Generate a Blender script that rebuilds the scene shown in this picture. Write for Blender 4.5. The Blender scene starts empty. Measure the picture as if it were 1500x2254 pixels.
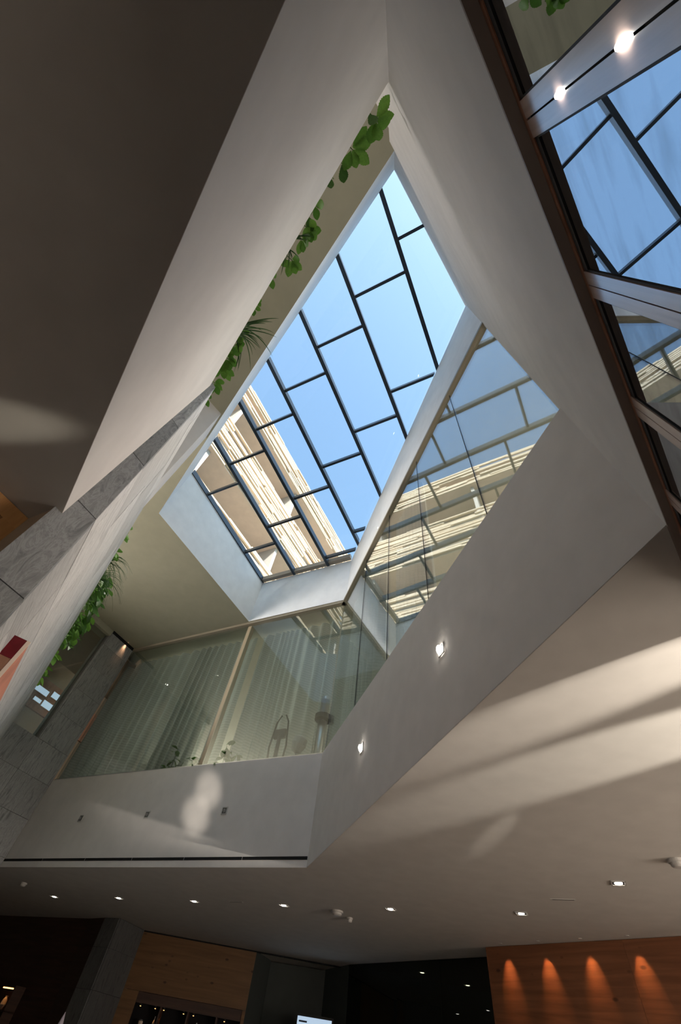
import bpy, bmesh, math, random
from mathutils import Vector, Matrix, geometry
random.seed(7)
R = math.radians
C = bpy.context.scene.collection
S = bpy.context.scene
EYE = 1.5                                   # camera height; h values below are heights above the eye
def W(x, y, h): return Vector((x, y, h + EYE))

# ------------------------------------------------------------------ camera
pitch, roll = 0.946534, 0.188102
cp, sp, cr, sr = math.cos(pitch), math.sin(pitch), math.cos(roll), math.sin(roll)
fwd = Vector((0, cp, sp)); rt = Vector((1, 0, 0)); up = Vector((0, -sp, cp))
rx = cr * rt + sr * up; ux = -sr * rt + cr * up
cam = bpy.data.objects.new('camera', bpy.data.cameras.new('camera')); C.objects.link(cam)
m = Matrix((rx, ux, -fwd)).transposed().to_4x4(); m.translation = (0, 0, EYE); cam.matrix_world = m
cam.data.sensor_fit = 'VERTICAL'; cam.data.sensor_height = 36; cam.data.lens = 890.23 * 36 / 2254
cam.data.clip_start = 0.02; cam.data.clip_end = 400
S.camera = cam

# ------------------------------------------------------------------ world, sun, fill lamps, exposure
SUN_AZ, SUN_EL = R(-60), R(45)
world = bpy.data.worlds.new('world'); S.world = world; world.use_nodes = True
wn = world.node_tree.nodes; wl = world.node_tree.links
sky = wn.new('ShaderNodeTexSky'); sky.sky_type = 'NISHITA'; sky.sun_disc = False
sky.sun_elevation = SUN_EL; sky.sun_rotation = R(90) - SUN_AZ
sky.air_density = 1.0; sky.dust_density = 2.0; sky.ozone_density = 1.6; sky.altitude = 300
bal = wn.new('ShaderNodeVectorMath'); bal.operation = 'MULTIPLY'; bal.inputs[1].default_value = (1.0, 1.07, .93)      # camera white balance
bg = wn['Background']; wl.new(sky.outputs[0], bal.inputs[0]); wl.new(bal.outputs[0], bg.inputs[0]); bg.inputs[1].default_value = 0.35
def lamp(name, kind, energy, color, loc, direction, parent=None, **kw):
    d = bpy.data.lights.new(name, kind); d.energy = energy; d.color = color
    for k, v in kw.items(): setattr(d, k, v)
    o = bpy.data.objects.new(name, d); C.objects.link(o)
    o.location = loc; o.rotation_euler = Vector(direction).to_track_quat('-Z', 'Y').to_euler()
    if parent:
        o.parent = parent; o.matrix_parent_inverse = Matrix.Translation(-parent.location)
    return o
sdir = Vector((math.cos(SUN_AZ) * math.cos(SUN_EL), math.sin(SUN_AZ) * math.cos(SUN_EL), math.sin(SUN_EL)))
lamp('sun', 'SUN', 6.5, (1.0, .90, .76), (0, 0, 30), -sdir, angle=R(.6))
# unseen area lamps added to brighten the lobby, gallery rooms and atrium
lamp('window_daylight', 'AREA', 300, (1.0, .88, .76), (3, -7.7, 1.7), (0, 1, 0), shape='RECTANGLE', size=8, size_y=2.4)
lamp('window_daylight', 'AREA', 450, (1.0, .87, .74), (9.7, -.5, 1.7), (-1, 0, 0), shape='RECTANGLE', size=6, size_y=2.4)
lamp('window_daylight', 'AREA', 800, (1.0, .92, .83), (9.7, 7, 6.2), (-1, 0, 0), shape='RECTANGLE', size=12, size_y=3.4)
lamp('window_daylight', 'AREA', 330, (.97, .98, .97), (-2.5, 20.7, 6.2), (0, -1, 0), shape='RECTANGLE', size=13, size_y=3.4)
lamp('window_daylight', 'AREA', 1080, (1.0, .95, .90), (-13.7, 5.0, 6.2), (1, 0, 0), shape='RECTANGLE', size=8, size_y=3.4)
# unseen spots added in place of sunlight reflected onto ceiling and fascia
lamp('floor_glint', 'SPOT', 1250, (1.0, .90, .78), (3.62, -.28, 2.82), Vector((-.50, .866, .165)), spot_size=R(13), spot_blend=.8, shadow_soft_size=.02)
lamp('floor_glint', 'SPOT', 1250, (1.0, .92, .80), (4.32, .18, 2.80), Vector((-.50, .866, .175)), spot_size=R(15), spot_blend=.55, shadow_soft_size=.02)
lamp('floor_glint', 'SPOT', 260, (1.0, .92, .80), (2.25, 1.6, 2.7), Vector((.13, 3.7, .60)), spot_size=R(5), spot_blend=1.0, shadow_soft_size=.03)
g0 = Vector((-.2, 3.0, .5))
lamp('floor_glint', 'SPOT', 1100, (1.0, .90, .78), g0, W(-1.49, 9.15, 2.95) - g0, spot_size=R(5), spot_blend=1.0, shadow_soft_size=.05)
lamp('floor_glint', 'SPOT', 1100, (1.0, .90, .78), g0, W(-1.58, 9.21, 2.55) - g0, spot_size=R(5), spot_blend=1.0, shadow_soft_size=.05)

lamp('floor_glint', 'SPOT', 210, (1.0, .93, .76), (1.25, .82, 2.68), (-1, .10, .185), spot_size=R(6), spot_blend=.8, shadow_soft_size=.02)

vs = S.view_settings
vs.view_transform = 'Standard'; vs.look = 'None'; vs.gamma = 1; vs.exposure = 0.55; vs.use_curve_mapping = False
cy = S.cycles
cy.use_denoising = True
try: cy.denoiser = 'OPENIMAGEDENOISE'
except Exception: pass
cy.use_adaptive_sampling = True; cy.adaptive_threshold = .08; cy.adaptive_min_samples = 16
cy.max_bounces = 5; cy.diffuse_bounces = 2; cy.glossy_bounces = 3; cy.transmission_bounces = 4; cy.transparent_max_bounces = 24
cy.sample_clamp_indirect = 4; cy.caustics_reflective = False; cy.caustics_refractive = False

# ------------------------------------------------------------------ plan geometry (metres)
tA, tB, tC, tD, tL = -0.5778, 1.7333, 0.7738, 2.0832, 0.9836
def uv(t): return Vector((math.cos(t), math.sin(t)))
eA, eB, eC, eD = uv(tA), uv(tB), uv(tC), uv(tD)
es = uv(tL); ea = Vector((es.y, -es.x))
K = Vector((-.24, -.832)); BC = Vector((1.631, .997)); AB = Vector((.495, 7.864)); AL = Vector((-5.56, 11.82))
V1 = Vector((-1.67, 1.72)); nD = Vector((math.sin(tD), -math.cos(tD)))       # nD points into the atrium
def isect(p, d, q, e):
    det = d.x * -e.y + e.x * d.y
    s = ((q.x - p.x) * -e.y + e.x * (q.y - p.y)) / det
    return p + d * s
SC = isect(AL, es, V1, eD)                                                    # stone side wall meets the parapet line
H1, HP, HD, H2 = 1.8, 3.42, 4.22, 7.12
SLOPE = math.tan(R(5.46)); ZS = 9.25
def xy(a, s): return ea * a + es * s
def hsky(a, s): return ZS - SLOPE * s
RV = [(.33, -.79), (.86, 1.735), (-3.85, 6.80), (-6.835, 6.76), (-6.835, 2.82)]   # skylight well in (a, s)
RW = [xy(*p) for p in RV]
CEN = Vector((-2.0, 4.5))

# ------------------------------------------------------------------ materials
def mat(name):
    M = bpy.data.materials.new(name); M.use_nodes = True
    nt = M.node_tree; return M, nt.nodes, nt.links, nt.nodes['Principled BSDF']
def ramp(n, stops):
    r = n.new('ShaderNodeValToRGB'); e = r.color_ramp.elements
    while len(e) > 1: e.remove(e[-1])
    e[0].position, e[0].color = stops[0][0], (*stops[0][1], 1)
    for p, c in stops[1:]:
        x = e.new(p); x.color = (*c, 1)
    return r
def coords(n, l, scale=(1, 1, 1), rot=(0, 0, 0), kind='Object', rnd=False):
    t = n.new('ShaderNodeTexCoord'); mp = n.new('ShaderNodeMapping'); l.new(t.outputs[kind], mp.inputs[0])
    mp.inputs['Scale'].default_value = scale; mp.inputs['Rotation'].default_value = rot
    if rnd:
        oi = n.new('ShaderNodeObjectInfo'); mu = n.new('ShaderNodeMath'); mu.operation = 'MULTIPLY'; mu.inputs[1].default_value = 37
        l.new(oi.outputs['Random'], mu.inputs[0]); cb = n.new('ShaderNodeCombineXYZ')
        for k in range(3): l.new(mu.outputs[0], cb.inputs[k])
        l.new(cb.outputs[0], mp.inputs['Location'])
    return mp
def plain(name, col, rough=.6, metal=0, bump=0, spec=.3, var=.04, scale=3):
    M, n, l, b = mat(name)
    mp = coords(n, l, (scale,) * 3); nz = n.new('ShaderNodeTexNoise'); nz.inputs['Scale'].default_value = 1.3; nz.inputs['Detail'].default_value = 4
    l.new(mp.outputs[0], nz.inputs[0])
    lo = tuple(max(0, c * (1 - var)) for c in col); hi = tuple(min(1, c * (1 + var)) for c in col)
    r = ramp(n, [(.3, lo), (.7, hi)]); l.new(nz.outputs[0], r.inputs[0]); l.new(r.outputs[0], b.inputs['Base Color'])
    b.inputs['Roughness'].default_value = rough; b.inputs['Metallic'].default_value = metal; b.inputs['Specular IOR Level'].default_value = spec
    if bump:
        n2 = n.new('ShaderNodeTexNoise'); n2.inputs['Scale'].default_value = 90; l.new(mp.outputs[0], n2.inputs[0])
        bp = n.new('ShaderNodeBump'); bp.inputs['Strength'].default_value = bump; bp.inputs['Distance'].default_value = .004
        l.new(n2.outputs[0], bp.inputs['Height']); l.new(bp.outputs[0], b.inputs['Normal'])
    return M
def stone(name, lo, hi, rot, rough=.55, stretch=(9, 9, 1.2)):
    M, n, l, b = mat(name)
    mp = coords(n, l, stretch, rot, rnd=True)
    nz = n.new('ShaderNodeTexNoise'); nz.inputs['Scale'].default_value = 1.6; nz.inputs['Detail'].default_value = 9; nz.inputs['Roughness'].default_value = .68; nz.inputs['Distortion'].default_value = 2.2
    l.new(mp.outputs[0], nz.inputs[0])
    mid = tuple((a + c) / 2 for a, c in zip(lo, hi))
    r = ramp(n, [(.34, lo), (.48, mid), (.53, tuple(x * 1.25 for x in mid)), (.57, tuple(x * .85 for x in mid)), (.70, hi)]); l.new(nz.outputs[0], r.inputs[0])
    oi = n.new('ShaderNodeObjectInfo'); mr = n.new('ShaderNodeMapRange'); mr.inputs[3].default_value = .82; mr.inputs[4].default_value = 1.16
    l.new(oi.outputs['Random'], mr.inputs[0]); vm = n.new('ShaderNodeVectorMath'); vm.operation = 'SCALE'
    l.new(r.outputs[0], vm.inputs[0]); l.new(mr.outputs[0], vm.inputs['Scale']); l.new(vm.outputs[0], b.inputs['Base Color'])
    b.inputs['Roughness'].default_value = rough
    bp = n.new('ShaderNodeBump'); bp.inputs['Strength'].default_value = .25; bp.inputs['Distance'].default_value = .006
    l.new(nz.outputs[0], bp.inputs['Height']); l.new(bp.outputs[0], b.inputs['Normal'])
    return M
def wood(name, lo, hi, stretch=(.6, .6, 9), knots=True, rough=.5, kind='Object', kscale=(2.6, 2.6, 5.5)):
    M, n, l, b = mat(name)
    mp = coords(n, l, stretch, rnd=True, kind=kind)
    nz = n.new('ShaderNodeTexNoise'); nz.inputs['Scale'].default_value = 1.5; nz.inputs['Detail'].default_value = 7; nz.inputs['Roughness'].default_value = .6; nz.inputs['Distortion'].default_value = .6
    l.new(mp.outputs[0], nz.inputs[0]); r = ramp(n, [(.3, lo), (.7, hi)]); l.new(nz.outputs[0], r.inputs[0]); col = r.outputs[0]
    if knots:
        m2 = coords(n, l, kscale, kind=kind); vo = n.new('ShaderNodeTexVoronoi'); vo.inputs['Scale'].default_value = 1.0; vo.inputs['Randomness'].default_value = 1
        l.new(m2.outputs[0], vo.inputs['Vector']); kr = ramp(n, [(.07, (.14, .08, .05)), (.16, (1, 1, 1))]); l.new(vo.outputs['Distance'], kr.inputs[0])
        mx = n.new('ShaderNodeMix'); mx.data_type = 'RGBA'; mx.blend_type = 'MULTIPLY'; mx.inputs[0].default_value = .8
        l.new(col, mx.inputs[6]); l.new(kr.outputs[0], mx.inputs[7]); col = mx.outputs[2]
    l.new(col, b.inputs['Base Color']); b.inputs['Roughness'].default_value = rough
    return M
def glass(name, tint, ior, rough=0.0, dust=0.0, refl=(1, 1, 1)):
    M, n, l, b = mat(name); n.remove(b); out = n['Material Output']
    tr = n.new('ShaderNodeBsdfTransparent'); tr.inputs[0].default_value = (*tint, 1)
    gl = n.new('ShaderNodeBsdfGlossy'); gl.inputs['Roughness'].default_value = rough; gl.inputs[0].default_value = (*refl, 1)
    fr = n.new('ShaderNodeFresnel'); ge = n.new('ShaderNodeNewGeometry'); mi = n.new('ShaderNodeMapRange')     # same reflectance on both faces of the pane
    mi.inputs[3].default_value = ior; mi.inputs[4].default_value = 1 / ior; l.new(ge.outputs['Backfacing'], mi.inputs[0]); l.new(mi.outputs[0], fr.inputs[0])
    mx = n.new('ShaderNodeMixShader'); l.new(fr.outputs[0], mx.inputs[0]); l.new(tr.outputs[0], mx.inputs[1]); l.new(gl.outputs[0], mx.inputs[2])
    last = mx.outputs[0]
    if dust:
        mp = coords(n, l, (2, 2, 7), (0, .5, .3)); nz = n.new('ShaderNodeTexNoise'); nz.inputs['Scale'].default_value = 2.2; nz.inputs['Detail'].default_value = 8
        l.new(mp.outputs[0], nz.inputs[0]); mr = n.new('ShaderNodeMapRange'); mr.inputs[1].default_value = .45; mr.inputs[2].default_value = .8; mr.inputs[4].default_value = dust
        l.new(nz.outputs[0], mr.inputs[0]); df = n.new('ShaderNodeBsdfDiffuse'); df.inputs[0].default_value = (.10, .10, .10, 1)
        m2 = n.new('ShaderNodeMixShader'); l.new(mr.outputs[0], m2.inputs[0]); l.new(last, m2.inputs[1]); l.new(df.outputs[0], m2.inputs[2]); last = m2.outputs[0]
    l.new(last, out.inputs[0]); return M
def glow(name, col, strength):
    M, n, l, b = mat(name); b.inputs['Base Color'].default_value = (*col, 1)
    b.inputs['Emission Color'].default_value = (*col, 1); b.inputs['Emission Strength'].default_value = strength
    return M

M_white = plain('white_paint', (.68, .65, .625), .75, bump=.05)
M_well = plain('skylight_white_paint', (.80, .80, .79), .6)
M_cream = plain('cream_plaster', (.40, .39, .295), .8)
M_ceil = plain('ceiling_plaster', (.60, .57, .53), .8, bump=.04)
M_floor = plain('polished_stone_floor', (.36, .33, .30), .25, var=.2, spec=.5)
M_dark = plain('dark_wall', (.075, .085, .08), .6)
M_brown = plain('brown_wall', (.32, .25, .18), .8)
M_gap = plain('shadow_gap_black', (.008, .008, .009), .8)
M_trim = plain('bronze_trim', (.32, .265, .23), .6)
M_metal = plain('anthracite_aluminium', (.035, .05, .068), .30, metal=.25, spec=.6, var=.1)
M_bronze = plain('bronze_head_rail', (.30, .26, .19), .45, metal=.2)
M_stone = stone('grey_gneiss', (.15, .155, .155), (.46, .46, .45), (.2, .5, .3))
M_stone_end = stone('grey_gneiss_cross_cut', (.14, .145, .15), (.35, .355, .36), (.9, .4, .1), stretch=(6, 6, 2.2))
M_stone_batter = stone('pale_gneiss', (.36, .36, .355), (.80, .785, .765), (0, 0, 0), .5, (.6, .6, 15))
M_stone_shaded = stone('dark_gneiss', (.05, .053, .053), (.17, .17, .165), (.2, .5, .3))  # grey gneiss with the far lobby's dimmer light put into its colour
M_grout = plain('stone_joint', (.03, .03, .03), .9)
M_larch = wood('knotty_larch', (.15, .052, .02), (.26, .10, .042), (.45, .45, 8))
M_larch2 = wood('pale_knotty_larch', (.13, .062, .022), (.21, .105, .04), (.45, .45, 8))
M_walnut = wood('dark_walnut_wall', (.035, .016, .010), (.075, .036, .022), knots=False)
M_mull = wood('mullion_oak', (.48, .35, .30), (.64, .49, .44), (18, 18, .9), knots=False, rough=.3)
for k_, v_ in (('Coat Weight', 1.0), ('Coat Roughness', .16), ('Coat IOR', 1.8)): M_mull.node_tree.nodes['Principled BSDF'].inputs[k_].default_value = v_
M_mulledge = wood('mullion_oak_edge', (.28, .13, .075), (.42, .21, .13), (9, 9, 2), knots=False, rough=.45)
M_post = wood('light_oak_post', (.36, .28, .18), (.46, .37, .25), (16, 16, .8), knots=False)
M_orange = wood('orange_oak_frame', (.42, .20, .07), (.58, .31, .12), (9, 9, .9), knots=False)
M_lath = wood('larch_lath', (.70, .55, .39), (.90, .78, .62), (.5, .5, 3), knots=False, rough=.7)
M_soffit = plain('peach_render', (.90, .73, .60), .85)
M_facade = plain('facade_render', (.86, .76, .66), .85)
M_paneglass = glass('skylight_glass', (.96, .985, 1.0), 1.25)
M_clear = glass('green_tinted_glass', (.86, .90, .88), 1.85)
M_clearB = glass('reflective_gallery_glass', (.84, .88, .87), 2.7, refl=(.95, .97, 1))
M_mirror = glass('dusty_mirror_glass', (.25, .27, .30), 12.0, .003, .30, (.86, .92, 1))
M_hall = glass('dark_hall_glass', (.30, .34, .32), 1.4)
M_pot = plain('planter_grey', (.14, .14, .13), .7)
M_soil = plain('potting_soil', (.05, .035, .025), .95, var=.4, scale=20)
M_lamp = glow('warm_lamp', (1.0, .80, .55), 14)
M_lampw = glow('white_lamp', (1.0, .93, .82), 16)
M_lampo = glow('amber_lamp', (1.0, .45, .12), 4)
M_fix = plain('fixture_white', (.55, .53, .50), .5)
M_fixd = plain('fixture_dark', (.03, .03, .03), .5)
M_steel = plain('brushed_steel', (.45, .45, .46), .3, metal=.9)
M_rubber = plain('black_rubber', (.02, .02, .022), .6)
M_red = plain('red_lacquer', (.16, .008, .014), .4, var=.3, scale=9)
M_salmon = plain('salmon_canvas', (.62, .26, .18), .6, var=.15)
M_block = plain('neighbour_wall', (.45, .42, .38), .9)
M_sky_screen = glow('screen_light', (.55, .72, .92), .5)

def leafmat(name, c1, c2):
    M, n, l, b = mat(name)
    oi = n.new('ShaderNodeObjectInfo'); r = ramp(n, [(0, c1), (1, c2)]); l.new(oi.outputs['Random'], r.inputs[0])
    mp = coords(n, l, (30, 30, 30)); w = n.new('ShaderNodeTexNoise'); w.inputs['Scale'].default_value = 2; l.new(mp.outputs[0], w.inputs[0])
    mx = n.new('ShaderNodeMix'); mx.data_type = 'RGBA'; mx.blend_type = 'OVERLAY'; mx.inputs[0].default_value = .5
    l.new(r.outputs[0], mx.inputs[6]); l.new(w.outputs[0], mx.inputs[7]); l.new(mx.outputs[2], b.inputs['Base Color']); b.inputs['Roughness'].default_value = .45
    tl = n.new('ShaderNodeBsdfTranslucent'); l.new(r.outputs[0], tl.inputs[0]); ms = n.new('ShaderNodeMixShader'); ms.inputs[0].default_value = .45
    l.new(b.outputs[0], ms.inputs[1]); l.new(tl.outputs[0], ms.inputs[2]); l.new(ms.outputs[0], n['Material Output'].inputs[0]); return M
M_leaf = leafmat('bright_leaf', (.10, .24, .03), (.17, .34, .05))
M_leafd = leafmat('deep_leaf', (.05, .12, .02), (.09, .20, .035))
M_grass = leafmat('grass_blade', (.035, .085, .025), (.07, .14, .045))
def curtainmat():
    M, n, l, b = mat('sheer_curtain'); n.remove(b)
    mp = coords(n, l, (1, 1, 1)); wv = n.new('ShaderNodeTexWave'); wv.bands_direction = 'Z'; wv.inputs['Scale'].default_value = 5.2; wv.inputs['Distortion'].default_value = 1.2; wv.inputs['Detail'].default_value = 2
    l.new(mp.outputs[0], wv.inputs[0]); r = ramp(n, [(0, (.34, .37, .345)), (1, (.43, .46, .425))]); l.new(wv.outputs[0], r.inputs[0])
    d = n.new('ShaderNodeBsdfDiffuse'); t = n.new('ShaderNodeBsdfTranslucent'); tr = n.new('ShaderNodeBsdfTransparent')
    l.new(r.outputs[0], d.inputs[0]); l.new(r.outputs[0], t.inputs[0])
    m1 = n.new('ShaderNodeMixShader'); m1.inputs[0].default_value = .22; l.new(d.outputs[0], m1.inputs[1]); l.new(t.outputs[0], m1.inputs[2])
    m2 = n.new('ShaderNodeMixShader'); m2.inputs[0].default_value = .17; l.new(m1.outputs[0], m2.inputs[1]); l.new(tr.outputs[0], m2.inputs[2])
    l.new(m2.outputs[0], n['Material Output'].inputs[0]); return M
M_curtain = curtainmat()

# ------------------------------------------------------------------ builders
def obj(name, verts, faces, material, parent=None, smooth=False, loc=None):
    me = bpy.data.meshes.new(name)
    vs_ = [Vector(v) for v in verts]
    if loc is not None: loc = Vector(loc); vs_ = [v - loc for v in vs_]
    me.from_pydata(vs_, [], faces); me.update()
    bm = bmesh.new(); bm.from_mesh(me); bmesh.ops.recalc_face_normals(bm, faces=bm.faces); bm.to_mesh(me); bm.free()
    me.materials.append(material)
    if smooth: me.polygons.foreach_set('use_smooth', [True] * len(me.polygons))
    o = bpy.data.objects.new(name, me); C.objects.link(o)
    if loc is not None: o.location = loc
    if parent is not None: put(o, parent)
    return o
def put(o, parent):
    o.parent = parent
    o.matrix_parent_inverse = Matrix.Translation(parent.location).inverted() if parent.rotation_euler.z == 0 else parent.matrix_basis.inverted()
def struct(o): o['kind'] = 'structure'; return o
def tag(o, label, cat, group=None):
    o['label'] = label; o['category'] = cat
    if group: o['group'] = group
    return o
def empty(name, loc):
    o = bpy.data.objects.new(name, None); C.objects.link(o); o.location = loc; o.empty_display_size = .1; return o
def prism_vf(poly, z0, z1):
    """poly: list of 2D points; z0, z1 numbers or lists of heights above the eye"""
    n = len(poly); a = z0 if isinstance(z0, (list, tuple)) else [z0] * n; b = z1 if isinstance(z1, (list, tuple)) else [z1] * n
    v = [W(p[0], p[1], a[i]) for i, p in enumerate(poly)] + [W(p[0], p[1], b[i]) for i, p in enumerate(poly)]
    f = [list(range(n))[::-1], list(range(n, 2 * n))] + [[i, (i + 1) % n, n + (i + 1) % n, n + i] for i in range(n)]
    return v, f
def prism(name, poly, z0, z1, material, parent=None):
    v, f = prism_vf(poly, z0, z1)
    c = sum(v, Vector()) / len(v)
    return obj(name, v, f, material, parent, loc=c)
def wallpoly(p, q, off, th):
    """strip along p->q whose inner face lies at 'off' outwards of the line and is th thick (outwards = away from CEN)"""
    d = (q - p).normalized(); n = Vector((-d.y, d.x))
    if n.dot((p + q) / 2 - CEN) < 0: n = -n
    return [p + n * off, q + n * off, q + n * (off + th), p + n * (off + th)]
def box(name, p, q, off, th, z0, z1, material, parent=None): return prism(name, wallpoly(p, q, off, th), z0, z1, material, parent)
def obox(name, c, ax, ay, az, material, parent=None):
    """oriented box: centre c (3D), half vectors ax, ay, az"""
    c = Vector(c); v = [c + sx * ax + sy * ay + sz * az for sz in (-1, 1) for sx, sy in ((-1, -1), (1, -1), (1, 1), (-1, 1))]
    return obj(name, v, [[3, 2, 1, 0], [4, 5, 6, 7], [0, 1, 5, 4], [1, 2, 6, 5], [2, 3, 7, 6], [3, 0, 4, 7]], material, parent, loc=c)
def plate(name, outer, hole, h, th, material):
    """horizontal slab with a hole, h its underside above the eye"""
    loops = [[Vector((p[0], p[1], 0)) for p in outer], [Vector((p[0], p[1], 0)) for p in hole]]
    pts = loops[0] + loops[1]; tris = geometry.tessellate_polygon(loops); n = len(pts)
    v = [W(p.x, p.y, h) for p in pts] + [W(p.x, p.y, h + th) for p in pts]
    f = [list(t) for t in tris] + [[i + n for i in t] for t in tris]
    k = 0
    for L in loops:
        for i in range(len(L)): f.append([k + i, k + (i + 1) % len(L), n + k + (i + 1) % len(L), n + k + i])
        k += len(L)
    return obj(name, v, f, material)
def tube(name, pts, r0, r1, material, parent=None, sides=6):
    v, f = tube_vf(pts, r0, r1, sides); return obj(name, v, f, material, parent, True)
def tube_vf(pts, r0, r1, sides=6):
    pts = [Vector(p) for p in pts]; v = []; f = []; m = len(pts)
    for i, p in enumerate(pts):
        t = (pts[min(i + 1, m - 1)] - pts[max(i - 1, 0)]).normalized()
        a = t.cross(Vector((0, 0, 1)) if abs(t.z) < .9 else Vector((1, 0, 0))).normalized(); b = t.cross(a); r = r0 + (r1 - r0) * i / max(1, m - 1)
        v += [p + (a * math.cos(2 * math.pi * k / sides) + b * math.sin(2 * math.pi * k / sides)) * r for k in range(sides)]
    for i in range(m - 1):
        for k in range(sides): f.append([i * sides + k, i * sides + (k + 1) % sides, (i + 1) * sides + (k + 1) % sides, (i + 1) * sides + k])
    f += [list(range(sides))[::-1], [(m - 1) * sides + k for k in range(sides)]]
    return v, f
def lathe(name, prof, c, material, parent=None, sides=20, axis=Vector((0, 0, 1))):
    c = Vector(c); a = axis.orthogonal().normalized(); b = axis.cross(a); v = []; f = []; m = len(prof)
    for r, z in prof: v += [c + axis * z + (a * math.cos(2 * math.pi * k / sides) + b * math.sin(2 * math.pi * k / sides)) * r for k in range(sides)]
    for i in range(m - 1):
        for k in range(sides): f.append([i * sides + k, i * sides + (k + 1) % sides, (i + 1) * sides + (k + 1) % sides, (i + 1) * sides + k])
    f += [list(range(sides))[::-1], [(m - 1) * sides + k for k in range(sides)]]
    return obj(name, v, f, material, parent, False, loc=c)
def clip(poly, clipper):
    """convex clip of 2D polygon by a convex counter-clockwise polygon"""
    out = [Vector(p) for p in poly]; n = len(clipper)
    ar = sum(clipper[i][0] * clipper[(i + 1) % n][1] - clipper[(i + 1) % n][0] * clipper[i][1] for i in range(n))
    cl = [Vector(p) for p in clipper]
    if ar < 0: cl.reverse()
    for i in range(n):
        a, b = cl[i], cl[(i + 1) % n]; inp = out; out = []
        side = lambda p: (b.x - a.x) * (p.y - a.y) - (b.y - a.y) * (p.x - a.x)
        for j in range(len(inp)):
            p, q = inp[j], inp[(j + 1) % len(inp)]; sp_, sq = side(p), side(q)
            if sp_ >= 0: out.append(p)
            if (sp_ > 1e-9 and sq < -1e-9) or (sp_ < -1e-9 and sq > 1e-9): out.append(p + (q - p) * (sp_ / (sp_ - sq)))
        if not out: return []
    return out
Z3 = Vector((0, 0, 1))
def v3(p, z=0): return Vector((p[0], p[1], z))

# ------------------------------------------------------------------ large structure
OUT = [(-14, -8), (10, -8), (10, 21), (-14, 21)]
OPEN = [K, BC, AB, AL, SC, V1]
struct(prism('floor', OUT, -1.7, -1.5, M_floor))
OPEN2 = [p + (p - CEN).normalized() * .09 for p in OPEN]
struct(plate('ceiling', OUT, [p + (p - CEN).normalized() * .004 for p in OPEN], H1, .03, M_ceil))
struct(plate('floor_upper', OUT, OPEN2, H1 + .45, .05, plain('gallery_oak_floor', (.42, .36, .27), .5)))
struct(plate('ceiling_upper', OUT, [p + (p - CEN).normalized() * .005 for p in RW], H2, .12, M_cream))
for nm, p, q in (('wall_lobby_back', (-14, -8), (10, -8)), ('wall_lobby_right', (10, -8), (10, 21)), ('wall_lobby_far', (10, 21), (-14, 21)), ('wall_lobby_left', (-14, 21), (-14, -8))):
    struct(box(nm, Vector(p), Vector(q), 0, .2, -1.5, H2 + .1, M_brown if 'left' in nm else M_ceil))

# atrium fascias
struct(box('wall_front', AB + eA * 0, AL + eA * -.0, 0, .14, H1 + .002, HP, M_white))
struct(box('wall_right', BC, AB + eB * .02, 0, .14, H1 + .002, HP, M_white))
struct(box('wall_left', K - eD * .1, V1 + eD * .02, 0, .12, H1 + .002, HD, M_white))
struct(box('wall_back', K - eC * .05, BC + eC * .14, 0, .16, H1 + .002, 9.5, M_white))           # tall wall up to the skylight
struct(box('wall_back_return', K - eC * 3.0, K - eC * .02, .06, .16, HD - 1, H2, M_white))
# continuous black slot diffuser in the front fascia
sl = empty('slot_diffuser', W(-2.5, 9.8, 1.92)); tag(sl, 'long black slot air diffuser along the foot of the gallery fascia', 'air vent')
for k in range(6):
    p = AB + (AL - AB) * (k / 6 + .001); q = AB + (AL - AB) * ((k + 1) / 6 - .0005)
    prism('slot', wallpoly(p, q, -.004, .02), 1.895, 1.935, M_gap, sl)

# skylight well
WN = ['back', 'right', 'front', 'side', 'left']
for i in range(5):
    p, q = RW[i], RW[(i + 1) % 5]; zz = [hsky(*RV[i]), hsky(*RV[(i + 1) % 5])]
    d = (q - p).normalized() * .02
    o = prism('wall_skylight_' + WN[i], wallpoly(p - d, q + d, 0, .18), H2 + .002, [zz[0], zz[1], zz[1], zz[0]], M_well if i else M_white); struct(o)

# skylight glazing
sk = empty('window_1', W(*xy(-3, 3.5), 9.0)); struct(sk)
BARS = [-.05 - 1.132 * k for k in range(-1, 7)]
def sky_piece(name, poly, d0, d1, material):
    pl = clip([Vector(p) for p in poly], RV)
    if len(pl) < 3: return None
    return prism(name, [xy(p.x, p.y) for p in pl], [hsky(p.x, p.y) - d0 for p in pl], [hsky(p.x, p.y) + d1 for p in pl], material, sk)
for a in BARS: sky_piece('rafter', [(a - .04, -2), (a + .04, -2), (a + .04, 9), (a - .04, 9)], .0, .17, M_metal)
for i in range(len(BARS) + 1):
    a1 = BARS[i] if i < len(BARS) else BARS[-1] - 1.132
    a0 = a1 - 0 ; right = BARS[i - 1] if i else 2.5; left = a1 if i < len(BARS) else -8
    k = i - 2                                        # column between bar i-1 (right) and bar i (left)
    base = .775 + .557 * k
    ts = [base + 2.055 * j for j in range(-3, 5)] if k >= 0 else [base - 2.055, base, base + 4.11]
    for t in ts: sky_piece('transom', [(left + .04, t - .028), (right - .04, t - .028), (right - .04, t + .028), (left + .04, t + .028)], -.06, .16, M_metal)
    for t0, t1 in zip(ts, ts[1:]): sky_piece('pane', [(left + .041, t0 + .03), (right - .041, t0 + .03), (right - .041, t1 - .03), (left + .041, t1 - .03)], -.15, .165, M_paneglass)
for i in (2,):
    (a0, s0), (a1, s1) = RV[2], RV[3]
    sky_piece('sill_frame', [(a0, s0 - .11), (a1, s1 - .11), (a1, s1 + .1), (a0, s0 + .1)], -.02, .16, plain('sand_frame', (.34, .29, .23), .5))

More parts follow.
